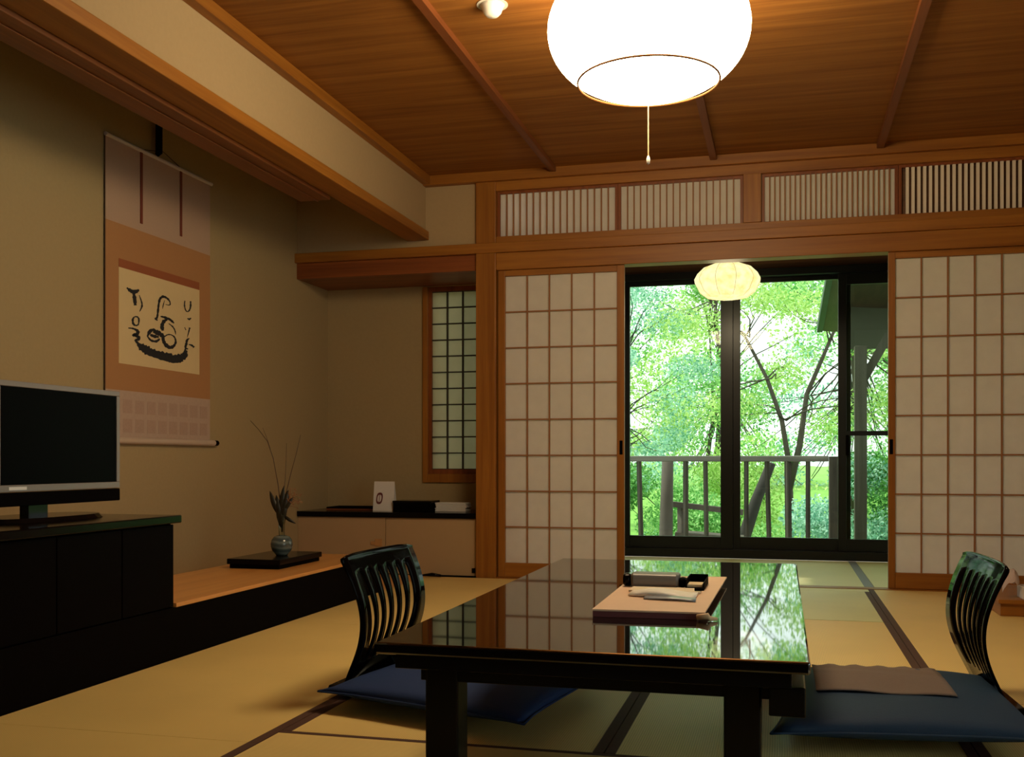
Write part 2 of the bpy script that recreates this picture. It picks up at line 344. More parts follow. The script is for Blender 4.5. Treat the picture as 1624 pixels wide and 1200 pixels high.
# ------------------------------------------------------------------ niche window
nw = root('window_2', (-1.9, 6.34, .545)); struct(nw, 'small papered lattice window in the niche', 'window')
x0, x1, z0, z1 = -2.235, -1.62, .545, 1.80
m = MB(); m.box(x0, x0 + .035, 6.325, 6.42, z0, z1); m.box(x0 + .035, x1, 6.325, 6.42, z0, z0 + .055)
m.build('window_frame', M_woodZ, nw, bevel=.002)
m = MB(); m.box(x0 + .035, x0 + .055, 6.345, 6.41, z0 + .055, z1); m.box(x0 + .055, x1, 6.345, 6.41, z0 + .055, z0 + .085); m.box(x0 + .055, x1, 6.345, 6.41, z1 - .03, z1)
m.build('sash', M_woodZd, nw)
px0, pz0, pz1 = x0 + .055, z0 + .085, z1 - .03
m = MB(); st = .1035
k = 1
while px0 + st * k < x1: m.box(px0 + st*k - .005, px0 + st*k + .005, 6.352, 6.366, pz0, pz1); k += 1
for j in range(0, 12):
    z = pz0 + (pz1 - pz0) * j / 11; m.box(px0, x1, 6.354, 6.367, z - .004, z + .004)
m.build('lattice', M_kumikod, nw)
B('paper', M_papern, (px0, x1, 6.368, 6.3695, pz0, pz1), parent=nw)

# ------------------------------------------------------------------ niche shelf and low cupboard
sh = B('wall_shelf', M_black, (XS + .001, -1.741, YB - .004, 6.338, .342, .374), bevel=.002); thing(sh, 'long black lacquered shelf spanning the niche above the low cupboard', 'shelf')
cp = root('low_cupboard', (-2.32, 5.95, 0)); thing(cp, 'beige low cupboard front under the black niche shelf', 'cupboard')
B('body', M_wall, (XS + .001, -1.741, YB + .030, 6.33, .002, .341), parent=cp)
d1 = B('door', M_panel, (XS + .002, -2.322, YB + .010, YB + .028, .004, .340), parent=cp)
d2 = B('door', M_panel, (-2.318, -1.742, YB + .012, YB + .029, .004, .340), parent=cp)
m = MB(); m.rbox((-2.363, YB + .006, .19), (.046, .006, .044)); m.rbox((-2.40, YB + .007, .185), (.03, .005, .02))
m.build('door_pull', plain('pull_wood', (.48, .25, .09), .5), d1, bevel=.002)
B('door_pull', M_blackm, (-1.775, -1.755, YB + .006, YB + .013, .022, .05), parent=d2)

# ------------------------------------------------------------------ things on the shelf
card = root('standing_card', (-2.43, 6.05, .374)); thing(card, 'white folded card with a maroon oval emblem standing on the niche shelf', 'card')
M_white = plain('white_card', (0.72, 0.68, 0.66), .6)
M_maroon = plain('maroon_ink', (0.12, 0.02, 0.025), .6)
ya = 6.02
m = MB(); c0, c1 = -2.452, -2.318
m.add([(c0, ya, .3745), (c1, ya, .3745), (c1, ya + .025, .556), (c0, ya + .025, .556), (c1, ya + .07, .3745), (c0, ya + .07, .3745)], [(0, 1, 2, 3), (3, 2, 4, 5)])
cc = m.build('card_sheet', M_white, card); sm = cc.modifiers.new('t', 'SOLIDIFY'); sm.thickness = .0012
def oval(cx, cz, rx, rz, inner, y0, slope, n=28):
    vs = []; 
    for s_ in (1.0, inner):
        for i in range(n):
            a = 2*math.pi*i/n; z = cz + rz*s_*math.sin(a)*(1 if abs(math.sin(a))<.8 else .97); x = cx + rx*s_*math.copysign(abs(math.cos(a))**.7, math.cos(a)) + .08*(z-cz)
            vs.append((x, y0 + slope*(z-.3745), z))
    return vs, [(i, (i+1)%n, n+(i+1)%n, n+i) for i in range(n)]
sl = .025/.1815
m = MB(); m.add(*oval(-2.412, .452, .0215, .037, .62, ya - .0012, sl))
m.add([(-2.4165, ya - .0012 + sl*.05, .4265), (-2.4125, ya - .0012 + sl*.05, .4265), (-2.4085, ya - .0012 + sl*.105, .474), (-2.4125, ya - .0012 + sl*.105, .474)], [(0, 1, 2, 3)])
m.build('emblem', M_maroon, card)
tb = root('writing_box', (-2.2, 6.1, .374)); thing(tb, 'black lacquered box on the niche shelf between card and napkins', 'box')
B('body', M_blackm, (-2.312, -2.066, 6.00, 6.16, .3745, .425), parent=tb, bevel=.002); B('lid', M_black, (-2.315, -2.063, 5.997, 6.163, .4255, .440), parent=tb, bevel=.003)
nb = root('napkin_stack', (-1.95, 6.07, .374)); thing(nb, 'stack of white folded napkins at the right end of the niche shelf', 'napkins')
m = MB(); random.seed(4)
for i in range(7):
    m.rbox((-1.948 + random.uniform(-.004, .004), 6.08, .3785 + i*.0078), (.196, .11, .0066), random.uniform(-.03, .03))
m.build('folded_napkins', M_white, nb, bevel=.002)
tr = root('flat_tray', (-2.65, 6.15, .374)); thing(tr, 'flat dark brown tray lying on the left part of the niche shelf', 'tray')
B('tray_base', M_woodXd, (-2.80, -2.475, 6.10, 6.30, .3745, .382), parent=tr)
B('rim', M_blackm, (-2.80, -2.475, 6.10, 6.106, .382, .392), (-2.80, -2.475, 6.294, 6.30, .382, .392), (-2.80, -2.794, 6.106, 6.294, .382, .392), (-2.481, -2.475, 6.106, 6.294, .382, .392), parent=tr)

# ------------------------------------------------------------------ sun room window
w1 = root('window_1', (-.2, YW, 0)); struct(w1, 'wide aluminium glass doors of the sun room with garden beyond', 'window')
m = MB()
m.box(-1.55, 1.9, YW - .06, YW + .08, 0.0, .06); m.box(-1.55, 1.9, YW - .06, YW + .08, 1.97, 2.02); m.box(-1.55, -1.105, YW - .02, YW + .06, .06, 1.97) if False else None
m.box(-1.55, -1.50, YW - .05, YW + .08, .06, 1.97); m.box(1.85, 1.9, YW - .05, YW + .08, .06, 1.97)
m.build('window_frame', M_alu, w1)
def sash(x0, x1, y, ws=.035, wb=.085, wt=.03, gm=M_glass, x0w=None, x1w=None, mid=None):
    a = x0 + (x0w or ws); b = x1 - (x1w or ws)
    m = MB(); m.box(x0, a, y, y + .03, .06, 1.97); m.box(b, x1, y, y + .03, .06, 1.97); m.box(a, b, y + .001, y + .029, .06, .06 + wb); m.box(a, b, y + .001, y + .029, 1.97 - wt, 1.97)
    s_ = m.build('sash', M_alu, w1, bevel=.002)
    B('pane', gm, (a, b, y + .013, y + .017, .06 + wb, 1.97 - wt), parent=s_)
    if mid: B('mid_rail', M_alu, (a, b, y + .002, y + .028, mid - .016, mid + .016), parent=s_)
    return s_
sash(-1.50, -1.07, YW + .035)
sash(-1.105, -.335, YW - .005, x0w=.04, x1w=.085)
sash(-.37, .46, YW + .035, x0w=.085, x1w=.075)
sash(.375, 1.17, YW - .005, x0w=.055, wt=.075, gm=M_glasst, mid=.872)
sash(1.13, 1.85, YW + .035)
B('latch', M_blackm, (.425, .445, YW - .02, YW - .006, .72, .86), parent=w1, bevel=.003)

# ------------------------------------------------------------------ hanging lights
LX, LY, LZ, LR = -.426, 3.43, 2.105, .332
cl = root('ceiling_lamp', (LX, LY, CZ)); thing(cl, 'large glowing white drum shaped lamp hanging under the ceiling', 'lamp')
prof = []
for i in range(33):
    a = -math.pi/2 + math.pi * i / 32
    r_ = LR * abs(math.cos(a))**.86; z_ = .215 * math.sin(a); prof.append((r_, z_))
MB().lathe(prof, (LX, LY, LZ), 64).build('lamp_shade', M_lamp, cl, smooth=True)
ring = [(LX + .232*math.cos(t), LY + .232*math.sin(t), LZ - .172) for t in [2*math.pi*i/64 for i in range(65)]]
MB().tube(ring, .0036, 6).build('trim_ring', plain('brass_ring', (0.16, 0.06, 0.015), .6, spec=.1), cl)
MB().lathe([(0, .07), (.10, .07), (.11, .05), (.11, .0), (0, 0)], (LX, LY, CZ - .075), 32).build('mount', M_blackm, cl, smooth=False)
pc = MB().tube([(LX, LY, LZ - .213), (LX, LY, LZ - .415)], .0022, 6).build('pull_cord', plain('cord', (.75, .5, .25), .6), cl)
MB().lathe([(0, 0), (.006, .004), (.0065, .018), (.003, .028), (0, .03)], (LX, LY, LZ - .443), 12).build('pull_knob', plain('cord_knob', (.9, .85, .75), .4), pc, smooth=True)

# paper lantern in the sun room
lr = root('paper_lantern', (-.343, 6.9, 2.3)); thing(lr, 'small glowing cream paper lantern hanging in front of the garden window', 'lantern')
M_lan = bpy.data.materials.new('lantern_paper'); M_lan.use_nodes = True; n = M_lan.node_tree.nodes; l = M_lan.node_tree.links; n.clear()
o_ = n.new('ShaderNodeOutputMaterial'); e_ = n.new('ShaderNodeEmission'); nz = n.new('ShaderNodeTexNoise'); nz.inputs['Scale'].default_value = 22; nz.inputs['Detail'].default_value = 5
tc = n.new('ShaderNodeTexCoord'); cr = n.new('ShaderNodeValToRGB'); cr.color_ramp.elements[0].color = (.98, .76, .26, 1); cr.color_ramp.elements[1].color = (1, .94, .50, 1); cr.color_ramp.elements[0].position = .3; cr.color_ramp.elements[1].position = .62
l.new(tc.outputs['Object'], nz.inputs['Vector']); l.new(nz.outputs['Fac'], cr.inputs[0]); l.new(cr.outputs[0], e_.inputs[0]); e_.inputs[1].default_value = LANTERN; l.new(e_.outputs[0], o_.inputs[0])
cx, cy, n8 = -.343, 6.9, 10
m = MB(); P = [(.075, -.115), (.13, -.105), (.175, -.07), (.205, -.01), (.208, .01), (.19, .045), (.15, .085), (.085, .112), (.03, .115)]
vs = []; seg = 60
for r_, z_ in P:
    for j in range(seg):
        a = 2*math.pi*j/seg; k = 1 + .035*abs(math.sin(a*n8/2)); vs.append((cx + r_*k*math.cos(a), cy + r_*k*math.sin(a), 1.852 + z_))
m.add(vs, [(i*seg+j, i*seg+(j+1)%seg, (i+1)*seg+(j+1)%seg, (i+1)*seg+j) for i in range(len(P)-1) for j in range(seg)])
m.add([(cx + .075*math.cos(2*math.pi*j/40), cy + .075*math.sin(2*math.pi*j/40), 1.7365) for j in range(40)], [tuple(range(40))])
m.build('lamp_shade', M_lan, lr, smooth=True)
m = MB()
for j in range(n8):
    a = 2*math.pi*j/n8; m.tube([(cx + (r_ + .002)*math.cos(a), cy + (r_ + .002)*math.sin(a), 1.852 + z_) for r_, z_ in P], .001, 5)
m.build('shade_rib', plain('rib_wire', (.9, .7, .35), .5), lr)
MB().tube([(cx, cy, 1.96), (cx, cy, 2.3)], .004, 6).build('cord', M_blackm, lr)
pl = bpy.data.lights.new('lantern_bulb', 'POINT'); pl.energy = 5; pl.color = (1, .8, .5); pl.shadow_soft_size = .1
po = bpy.data.objects.new('lantern_bulb', pl); COL.objects.link(po); po.parent = lr; po.location = (0, 0, -.62)

sd = root('smoke_detector', (-1.03, 3.68, CZ)); thing(sd, 'small white round detector on the ceiling left of the lamp', 'detector')
MB().lathe([(0, -.045), (.022, -.043), (.034, -.03), (.04, -.012), (.048, 0), (0, 0)], (-1.035, 3.70, CZ), 28).build('housing', plain('white_plastic', (.75, .72, .68), .4), sd, smooth=True)
MB().lathe([(0, -.002), (.058, -.002), (.058, .0), (0, 0)], (-1.035, 3.70, CZ - .0005), 28).build('base_plate', plain('off_white_plastic', (.6, .57, .5), .4), sd)

# ------------------------------------------------------------------ hanging scroll
sc = root('hanging_scroll', (XS + .02, 4.43, 2.135)); thing(sc, 'hanging scroll with black ink brushwork on the alcove wall', 'scroll')
M_s1 = plain('scroll_pink_silk', (0.44, 0.29, 0.21), .8, noise=.05, nscale=120)
M_s2 = plain('scroll_orange_silk', (0.40, 0.19, 0.075), .8, noise=.06, nscale=150)
M_s3 = plain('scroll_russet_silk', (0.30, 0.085, 0.03), .8)
M_s4 = plain('scroll_painting_paper', (0.66, 0.50, 0.27), .8, noise=.04, nscale=20)
M_ink = plain('ink', (0.012, 0.012, 0.016), .7); M_ribbon = plain('ribbon_red', (0.16, 0.03, 0.015), .7)
M_s5 = plain('scroll_patterned_silk', (0.45, 0.32, 0.25), .8, noise=.10, nscale=70)
xa = XS + .010; y0, y1 = 3.995, 4.862
B('mount_edge', plain('scroll_edge', (0.10, 0.06, 0.04), .8), (xa - .002, xa, y0 - .004, y0, .775, 2.125), parent=sc)
B('upper_silk', M_s1, (xa - .002, xa, y0, y1, 1.755, 2.125), parent=sc)
B('middle_silk', M_s2, (xa - .002, xa + .0005, y0, y1, 1.005, 1.755), parent=sc)
ls = B('lower_silk', M_s5, (xa - .002, xa, y0, y1, .785, 1.005), parent=sc)
m = MB()
for i in range(9):
    for j in range(2):
        ya_ = y0 + .035 + i*.092; za = .815 + j*.088; m.box(xa, xa + .0006, ya_, ya_ + .068, za, za + .062)
m.build('woven_motif', plain('motif_pink', (0.41, 0.275, 0.215), .8, noise=.2, nscale=160), ls)
B('russet_band', M_s3, (xa + .0005, xa + .0015, 4.088, 4.757, 1.559, 1.598), parent=sc)
pp = B('painting', M_s4, (xa + .0005, xa + .002, 4.088, 4.757, 1.126, 1.559), parent=sc)
for ys in (4.258, 4.588): B('ribbon', M_ribbon, (xa + .001, xa + .004, ys - .009, ys + .009, 1.79 if ys < 4.4 else 1.80, 2.13), parent=sc)
MB().tube([(xa + .002, y0 - .004, 2.130), (xa + .002, y1 + .012, 2.130)], .0095, 10).build('top_rod', plain('rod_white', (.62, .55, .52), .5), sc)
MB().tube([(xa + .006, y0 + .01, .778), (xa + .006, y1 + .025, .778)], .016, 14).build('roller', plain('roller_paper', (.52, .40, .31), .6), sc)
MB().tube([(xa + .006, y1 + .025, .778), (xa + .006, y1 + .06, .778)], .014, 14).build('roller_knob', M_blackm, sc)
MB().tube([(xa + .004, 4.258, 2.135), (xa + .012, 4.42, 2.17), (xa + .004, 4.588, 2.135)], .0015, 5).build('cord', M_blackm, sc)
# brushwork, traced in the painting's own plane
def uv(p):
    x, y = p; u = (x - 125) / 471.0
    yt = 108 + u*87; yb = 648 + u*55; v = (y - yt) / (yb - yt)
    # foreshortening along the wall: parameter on the wall from picture ratio
    wn_, wf_ = 1.0, 1.138
    s_ = u*wn_ / (u*wn_ + (1-u)*wf_) if False else u / (u + (1-u)*wf_)
    s_ = u * 1.0 / (wf_ - u*(wf_-1)) * 1.0 if False else s_
    return (4.088 + (1 - (1-u)*wn_/((1-u)*wn_ + u/wf_*wf_*wf_) if False else s_ if False else u**1.0*(1+.07*(u-1))) * .669, 1.559 - v * .433)
strokes = [
 ([(168,222),(185,234),(205,242),(225,236),(237,226)], [5,13,17,14,4]), ([(207,250),(212,280),(216,318)], [11,14,12]),
 ([(238,258),(250,290),(254,318),(240,352)], [3,5,7,2]),
 ([(212,382),(202,398),(204,422),(218,432),(233,424),(236,396),(228,383),(212,382)], [4,8,9,6,5,7,6,4]),
 ([(176,449),(200,450),(218,456),(232,466),(226,478),(202,488),(226,492),(238,506),(216,518),(232,532)], [4,6,9,12,12,8,12,12,8,10]),
 ([(228,535),(250,552),(275,566),(300,578),(330,586),(365,596),(400,604),(440,612),(480,606),(505,588),(515,560)], [10,26,34,30,26,30,34,30,32,24,8]),
 ([(260,575),(300,592),(350,608),(400,622),(450,630),(495,622)], [8,14,14,12,12,6]),
 ([(326,386),(340,378),(345,345),(350,300),(358,268),(376,254),(400,262),(416,282),(414,300),(390,298)], [7,8,8,8,9,10,8,5,4,2]),
 ([(384,275),(376,305),(372,325)], [2,4,2]), ([(328,388),(344,394)], [5,5]),
 ([(360,370),(385,374),(415,384),(440,404)], [5,9,10,6]),
 ([(400,384),(380,398),(369,425),(374,452)], [8,13,15,11]), ([(408,408),(432,425),(446,448),(450,470)], [3,5,5,2]),
 ([(378,478),(376,505),(390,532),(415,548),(438,538),(450,515),(444,488),(425,474),(402,474),(384,486)], [8,12,15,14,11,8,6,4,5,5]),
 ([(284,492),(298,462),(318,450),(330,462),(350,468),(370,482),(380,500)], [6,14,10,18,20,16,8]),
 ([(286,492),(305,512),(335,516),(356,500)], [6,8,10,6]), ([(300,480),(325,488),(350,490)], [10,12,8]),
 ([(505,266),(503,295),(510,322),(522,330),(534,318),(540,295),(540,266)], [4,5,5,4,6,7,6]),
 ([(520,370),(532,374),(543,366)], [4,8,4]), ([(503,425),(512,440)], [3,3]),
 ([(535,424),(528,452),(520,482)], [7,4,2]), ([(532,488),(518,500),(514,522),(508,545),(525,552)], [4,9,10,8,4]),
 ([(528,525),(545,528),(562,540)], [3,7,9]), ([(512,545),(502,570),(505,590)], [6,7,8])]
m = MB()
for k_, (pts, wd) in enumerate(strokes):
    # smooth the polyline
    q = []; w_ = []
    for i in range(len(pts) - 1):
        p0 = pts[max(i-1, 0)]; p1 = pts[i]; p2 = pts[i+1]; p3 = pts[min(i+2, len(pts)-1)]
        for t in (0, .25, .5, .75):
            q.append(tuple(.5*((2*p1[c]) + (-p0[c]+p2[c])*t + (2*p0[c]-5*p1[c]+4*p2[c]-p3[c])*t*t + (-p0[c]+3*p1[c]-3*p2[c]+p3[c])*t**3) for c in (0, 1))); w_.append(wd[i] + (wd[i+1]-wd[i])*t)
    q.append(pts[-1]); w_.append(wd[-1])
    vs = []
    for i, p in enumerate(q):
        a = q[max(i-1, 0)]; b = q[min(i+1, len(q)-1)]; dx, dy = b[0]-a[0], b[1]-a[1]; L = math.hypot(dx, dy) or 1
        nx, ny = -dy/L, dx/L; h = w_[i]*.74 * (1 + .2*math.sin(i*2.3 + k_) + .1*math.sin(i*5.1))
        for s_ in (1, -1):
            Y_, Z_ = uv((p[0] + nx*h*s_, p[1] + ny*h*s_)); vs.append((xa + .0026 + .00004*k_, Y_, Z_))
    m.add(vs, [(2*i, 2*i+1, 2*i+3, 2*i+2) for i in range(len(q)-1)])
m.build('ink_brushwork', M_ink, pp)
hk = MB().tube([(XS + .03, 4.372, 2.548), (XS + .03, 4.372, 2.15), (XS + .018, 4.372, 2.142)], [.017, .017, .012], 8).build('scroll_hanger', M_blackm, smooth=True)
thing(hk, 'black hanger pole above the hanging scroll', 'hanger')

# ------------------------------------------------------------------ cabinet and television
cb = root('television_cabinet', (-2.3, 2.4, .193)); thing(cb, 'black lacquered low cabinet carrying the television', 'cabinet')
B('body', M_blackm, (-2.545, -2.055, 1.5, 3.20, .1785, .470), parent=cb)
B('cabinet_top', M_black, (-2.548, -2.028, 1.48, 3.228, .4705, .498), parent=cb, bevel=.004)
for i, (a, b) in enumerate(((1.51, 2.05), (2.055, 2.595), (2.60, 2.905), (2.91, 3.198))):
    d = B('door', plain('cabinet_door_black', (.003, .002, .002), .4, spec=.012) if i == 0 else MATS['cabinet_door_black'], (-2.0545, -2.042, a, b, .182, .466), parent=cb, bevel=.002)
tv = root('television', (-2.3, 2.95, .498)); thing(tv, 'flat television with silver frame and dark screen on the black cabinet', 'television')
M_silver = plain('silver_plastic', (.26, .225, .215), .4, metal=.3)
xf = -2.3; a, b, zb, zt = 2.655, 3.262, .590, .935
B('screen', plain('tv_screen', (.001, .001, .001), .4, spec=.03), (xf - .02, xf - .004, a + .018, b - .018, zb + .022, zt - .018), parent=tv)
m = MB(); m.box(xf - .022, xf, a, b, zt - .018, zt); m.box(xf - .022, xf, a, b, zb, zb + .022); m.box(xf - .022, xf, a, a + .018, zb + .022, zt - .018); m.box(xf - .022, xf, b - .018, b, zb + .022, zt - .018)
bz = m.build('bezel', M_silver, tv, bevel=.002)
B('badge', plain('badge_white', (.75, .72, .7), .4), (xf, xf + .001, a + .052, a + .13, zb + .006, zb + .016), parent=bz)
B('back_shell', M_blackm, (xf - .06, xf - .0225, a + .01, b - .01, zb + .01, zt - .01), parent=tv, bevel=.01)
B('speaker_bar', M_blackm, (xf - .03, xf - .002, a, b + .004, zb - .045, zb - .002), parent=tv, bevel=.003)
B('neck', M_black, (xf - .045, xf - .012, 2.805, 2.90, .505, zb - .04), parent=tv, bevel=.004)
m = MB(); vs = []; 
for z in (.4985, .512):
    for i in range(24):
        t = 2*math.pi*i/24; vs.append((xf - .01 + (.125 if z < .5 else .115)*math.copysign(abs(math.cos(t))**.8, math.cos(t)), 2.85 + (.26 if z < .5 else .245)*math.copysign(abs(math.sin(t))**.8, math.sin(t)), z))
m.add(vs, [tuple(range(23, -1, -1)), tuple(range(24, 48))] + [(i, (i+1)%24, 24+(i+1)%24, 24+i) for i in range(24)])
m.build('base', M_black, tv)

# ------------------------------------------------------------------ vase on its stand
st = root('display_stand', (-2.33, 4.5, .193)); thing(st, 'low black board under the vase on the alcove step', 'stand')
B('board', M_black, (-2.462, -2.195, 4.285, 4.73, .213, .238), parent=st, bevel=.003)
B('foot', M_blackm, (-2.452, -2.205, 4.295, 4.34, .194, .2125), parent=st); B('foot', M_blackm, (-2.452, -2.205, 4.675, 4.72, .194, .2125), parent=st)
B('skirt', M_blackm, (-2.225, -2.205, 4.341, 4.674, .194, .2125), parent=st)
VX, VY, VZ = -2.295, 4.50, .2385
va = root('flower_vase', (VX, VY, VZ)); thing(va, 'round blue-grey ceramic vase with a clear glass neck on the black board', 'vase')
m, n, l, p = newmat('glaze_blue')
tc = n.new('ShaderNodeTexCoord'); wv = n.new('ShaderNodeTexWave'); wv.bands_direction = 'Z'; wv.inputs['Scale'].default_value = 12; wv.inputs['Distortion'].default_value = 3; wv.inputs['Detail'].default_value = 3
cr = n.new('ShaderNodeValToRGB'); cr.color_ramp.elements[0].color = (.055, .075, .08, 1); cr.color_ramp.elements[1].color = (.14, .17, .16, 1); cr.color_ramp.elements[0].position = .3
l.new(tc.outputs['Object'], wv.inputs['Vector']); l.new(wv.outputs['Fac'], cr.inputs[0]); l.new(cr.outputs[0], p.inputs['Base Color']); p.inputs['Roughness'].default_value = .15
MB().lathe([(0, 0), (.026, 0), (.030, .006), (.044, .022), (.051, .042), (.052, .055), (.047, .074), (.036, .088), (.022, .094), (.018, .092), (0, .05)], (VX, VY, VZ), 32).build('body', m, va, smooth=True)
o = MB().lathe([(.014, .088), (.0135, .12), (.015, .15), (.020, .18), (.024, .195)], (VX, VY, VZ), 24).build('neck', glass('neck_glass', (.85, .9, .85)), va, smooth=True)
fa = root('flower_arrangement', (VX, VY, VZ + .1)); thing(fa, 'dried arrangement of long thin twigs and dark leaves in the vase', 'plant')
M_twig = plain('twig_brown', (.085, .045, .02), .7); M_dleaf = plain('dark_leaf', (.012, .012, .008), .5); M_fl = plain('dry_flower', (.30, .13, .06), .7)
def P3(px, py, dy=0.0):
    """point in the plane y = VY+dy seen at the given offset from the vase mouth, metres (dx, dz)"""
    return (VX + px, VY + dy, VZ + py)
def twig(pts, r0=.0022):
    k = len(pts); MB().tube([P3(*p) for p in pts], [r0*(1 - .6*i/(k-1)) for i in range(k)], 6).build('twig', M_twig, fa, smooth=True)
twig([(0, .11), (-.003, .22), (-.02, .34), (-.05, .46, .01), (-.085, .54, .02), (-.13, .595, .02), (-.175, .64, .02)], .003)
twig([(-.07, .505, .02), (-.09, .56, .02), (-.11, .605, .02)], .0015)
twig([(.002, .11), (.004, .24), (.018, .36), (.028, .46, -.01), (.030, .53, -.01)])
twig([(.004, .11), (.014, .26), (.045, .38), (.07, .48, .01), (.088, .57, .02)], .0028)
twig([(0, .11), (.02, .22), (.05, .27), (.085, .28, -.01), (.10, .25, -.02)], .0015)
def leafm(base, tip, w, bend=.01):
    a = Vector(P3(*base)); b = Vector(P3(*tip)); d = b - a; side = Vector((d.z, 0, -d.x)).normalized(); vs = []
    for i in range(9):
        t = i/8; c = a.lerp(b, t) + Vector((0, -bend*math.sin(math.pi*t), 0)); h = w*math.sin(math.pi*min(1, t*.93+.07))**.8
        vs += [c + side*h, c + Vector((0, -h*.25, 0)), c - side*h]
    mm = MB().add(vs, [f for i in range(8) for f in ((3*i, 3*i+1, 3*i+4, 3*i+3), (3*i+1, 3*i+2, 3*i+5, 3*i+4))]).build('leaf', M_dleaf, fa, smooth=True)
    s_ = mm.modifiers.new('t', 'SOLIDIFY'); s_.thickness = .001
for bs, tp, w in (((-.005, .18), (-.062, .305), .014), ((0, .17), (-.028, .285), .016), ((.0, .17), (.012, .33), .015), ((.004, .18), (.035, .31), .017), ((0, .13), (0, .24), .018),
                  ((.01, .19), (.075, .15), .008), ((.0, .16), (.03, .26), .018), ((-.004, .14), (-.014, .25), .014), ((.008, .2), (.06, .275), .012)): leafm(bs, tp, w)
random.seed(8); m = MB()
for i in range(26):
    a = random.uniform(0, 6.28); r_ = random.uniform(.02, .05); c = P3(.07 + r_*math.cos(a)*.8, .265 + r_*math.sin(a), random.uniform(-.02, .02))
    m.tube([P3(.03, .23), ((c[0]+P3(.03, .23)[0])/2, c[1], c[2] + .008), c], [.0012, .001, .0007], 4); m.lathe([(0, -.004), (.0035, 0), (0, .004)], c, 6)
m.build('seed_spray', M_fl, fa)

# small dark thing on the mat behind the left chair
m = MB(); m.tube([(-2.045, 5.79, .012), (-1.99, 5.80, .016), (-1.935, 5.80, .011)], [.006, .012, .008], 10)
thing(m.build('small_black_object', M_black, smooth=True), 'tiny black object lying on the mat at the foot of the low cupboard', 'stopper')

# ------------------------------------------------------------------ low table
tx0, tx1, ty0, ty1, tz = -.735, .047, 1.815, 3.53, .35
tbm = root('low_table', ((tx0+tx1)/2, (ty0+ty1)/2, 0)); thing(tbm, 'low black lacquered table reflecting the garden in the middle of the room', 'table')
B('tabletop', M_mirror, (tx0, tx1, ty0, ty1, tz - .022, tz), parent=tbm, bevel=.004)
ap = plain('apron_black', (.004, .0035, .0035), .2, spec=.12)
B('apron', ap, (tx0 + .03, tx1 - .03, ty0 + .025, ty0 + .05, tz - .052, tz - .0225), (tx0 + .03, tx1 - .03, ty1 - .05, ty1 - .025, tz - .052, tz - .0225), (tx0 + .03, tx0 + .055, ty0 + .05, ty1 - .05, tz - .052, tz - .0225), (tx1 - .055, tx1 - .03, ty0 + .05, ty1 - .05, tz - .052, tz - .0225), parent=tbm, bevel=.002)
for lx, ly in ((-.632, 1.93), (-.068, 1.93), (-.632, 3.36), (-.068, 3.36)):
    B('leg', ap, (lx - .033, lx + .033, ly - .033, ly + .033, .0015, tz - .0225), parent=tbm, bevel=.004)
B('stretcher', ap, (tx0 + .06, tx1 - .06, 1.9, 1.955, tz - .085, tz - .053), parent=tbm, bevel=.002)
dr = B('drawer', ap, (-.022, .040, 1.86, 2.3, .245, tz - .0535), parent=tbm, bevel=.003)
m = MB()
def grain(): pass

# ------------------------------------------------------------------ things on the table
T = tz
M_tan = plain('tan_leather', (.78, .52, .35), .55, noise=.05, nscale=20)
bd = root('guest_binder', (-.28, 2.55, T)); thing(bd, 'tan guest information folder with maroon edge on the table', 'folder')
m = MB(); m.add([(-.398, 2.225, T + .0135), (-.158, 2.235, T + .0135), (-.147, 2.93, T + .0135), (-.40, 2.90, T + .0135)] + [(-.398, 2.225, T + .017), (-.158, 2.235, T + .017), (-.147, 2.93, T + .017), (-.40, 2.90, T + .017)], [(3,2,1,0),(4,5,6,7),(0,1,5,4),(1,2,6,5),(2,3,7,6),(3,0,4,7)])
m.build('cover', M_tan, bd)
m = MB(); m.add([(-.397, 2.227, T + .0005), (-.175, 2.237, T + .0005), (-.165, 2.92, T + .0005), (-.399, 2.895, T + .0005)] + [(-.397, 2.227, T + .013), (-.175, 2.237, T + .013), (-.165, 2.92, T + .013), (-.399, 2.895, T + .013)], [(3,2,1,0),(4,5,6,7),(0,1,5,4),(1,2,6,5),(2,3,7,6),(3,0,4,7)])
m.build('spine', plain('maroon_leather', (.16, .045, .05), .5), bd)
m = MB(); m.tube([(-.173, 2.222, T + .008), (-.15, 2.216, T + .012), (-.148, 2.222, T + .006), (-.132, 2.232, T + .0045)], [.006, .007, .006, .003], 8)
m.build('tassel', plain('tassel_tan', (.75, .5, .28), .7), bd, smooth=True)
T2 = T + .0175
cs = root('pen_case', (-.33, 2.66, T2)); thing(cs, 'grey rounded case with a black end cap lying on the tan folder', 'case')
def rprism(x0, x1, cy, z0, w, h, r, name, matl, par):
    vs = []; n_ = 5
    pr = []
    for (sx, sz, a0) in ((1, 1, 0), (-1, 1, 90), (-1, -1, 180), (1, -1, 270)):
        for i in range(n_):
            a = math.radians(a0 + 90*i/(n_-1)); pr.append((cy + sx*(w/2 - r) + r*math.cos(a), z0 + h/2 + sz*(h/2 - r) + r*math.sin(a)))
    k = len(pr)
    for x, s_ in ((x0, .86), (x0 + .006, 1), (x1 - .006, 1), (x1, .86)):
        for (y_, z_) in pr: vs.append((x, cy + (y_-cy)*s_, z0 + h/2 + (z_-z0-h/2)*s_))
    fs = [tuple(range(k)), tuple(3*k + i for i in range(k-1, -1, -1))] + [(j*k+i, (j+1)*k+i, (j+1)*k+(i+1)%k, j*k+(i+1)%k) for j in range(3) for i in range(k)]
    return MB().add(vs, fs).build(name, matl, par, smooth=False, bevel=0)
rprism(-.372, -.252, 2.67, T2, .075, .034, .014, 'body', plain('grey_plastic', (.17, .16, .15), .4), cs)
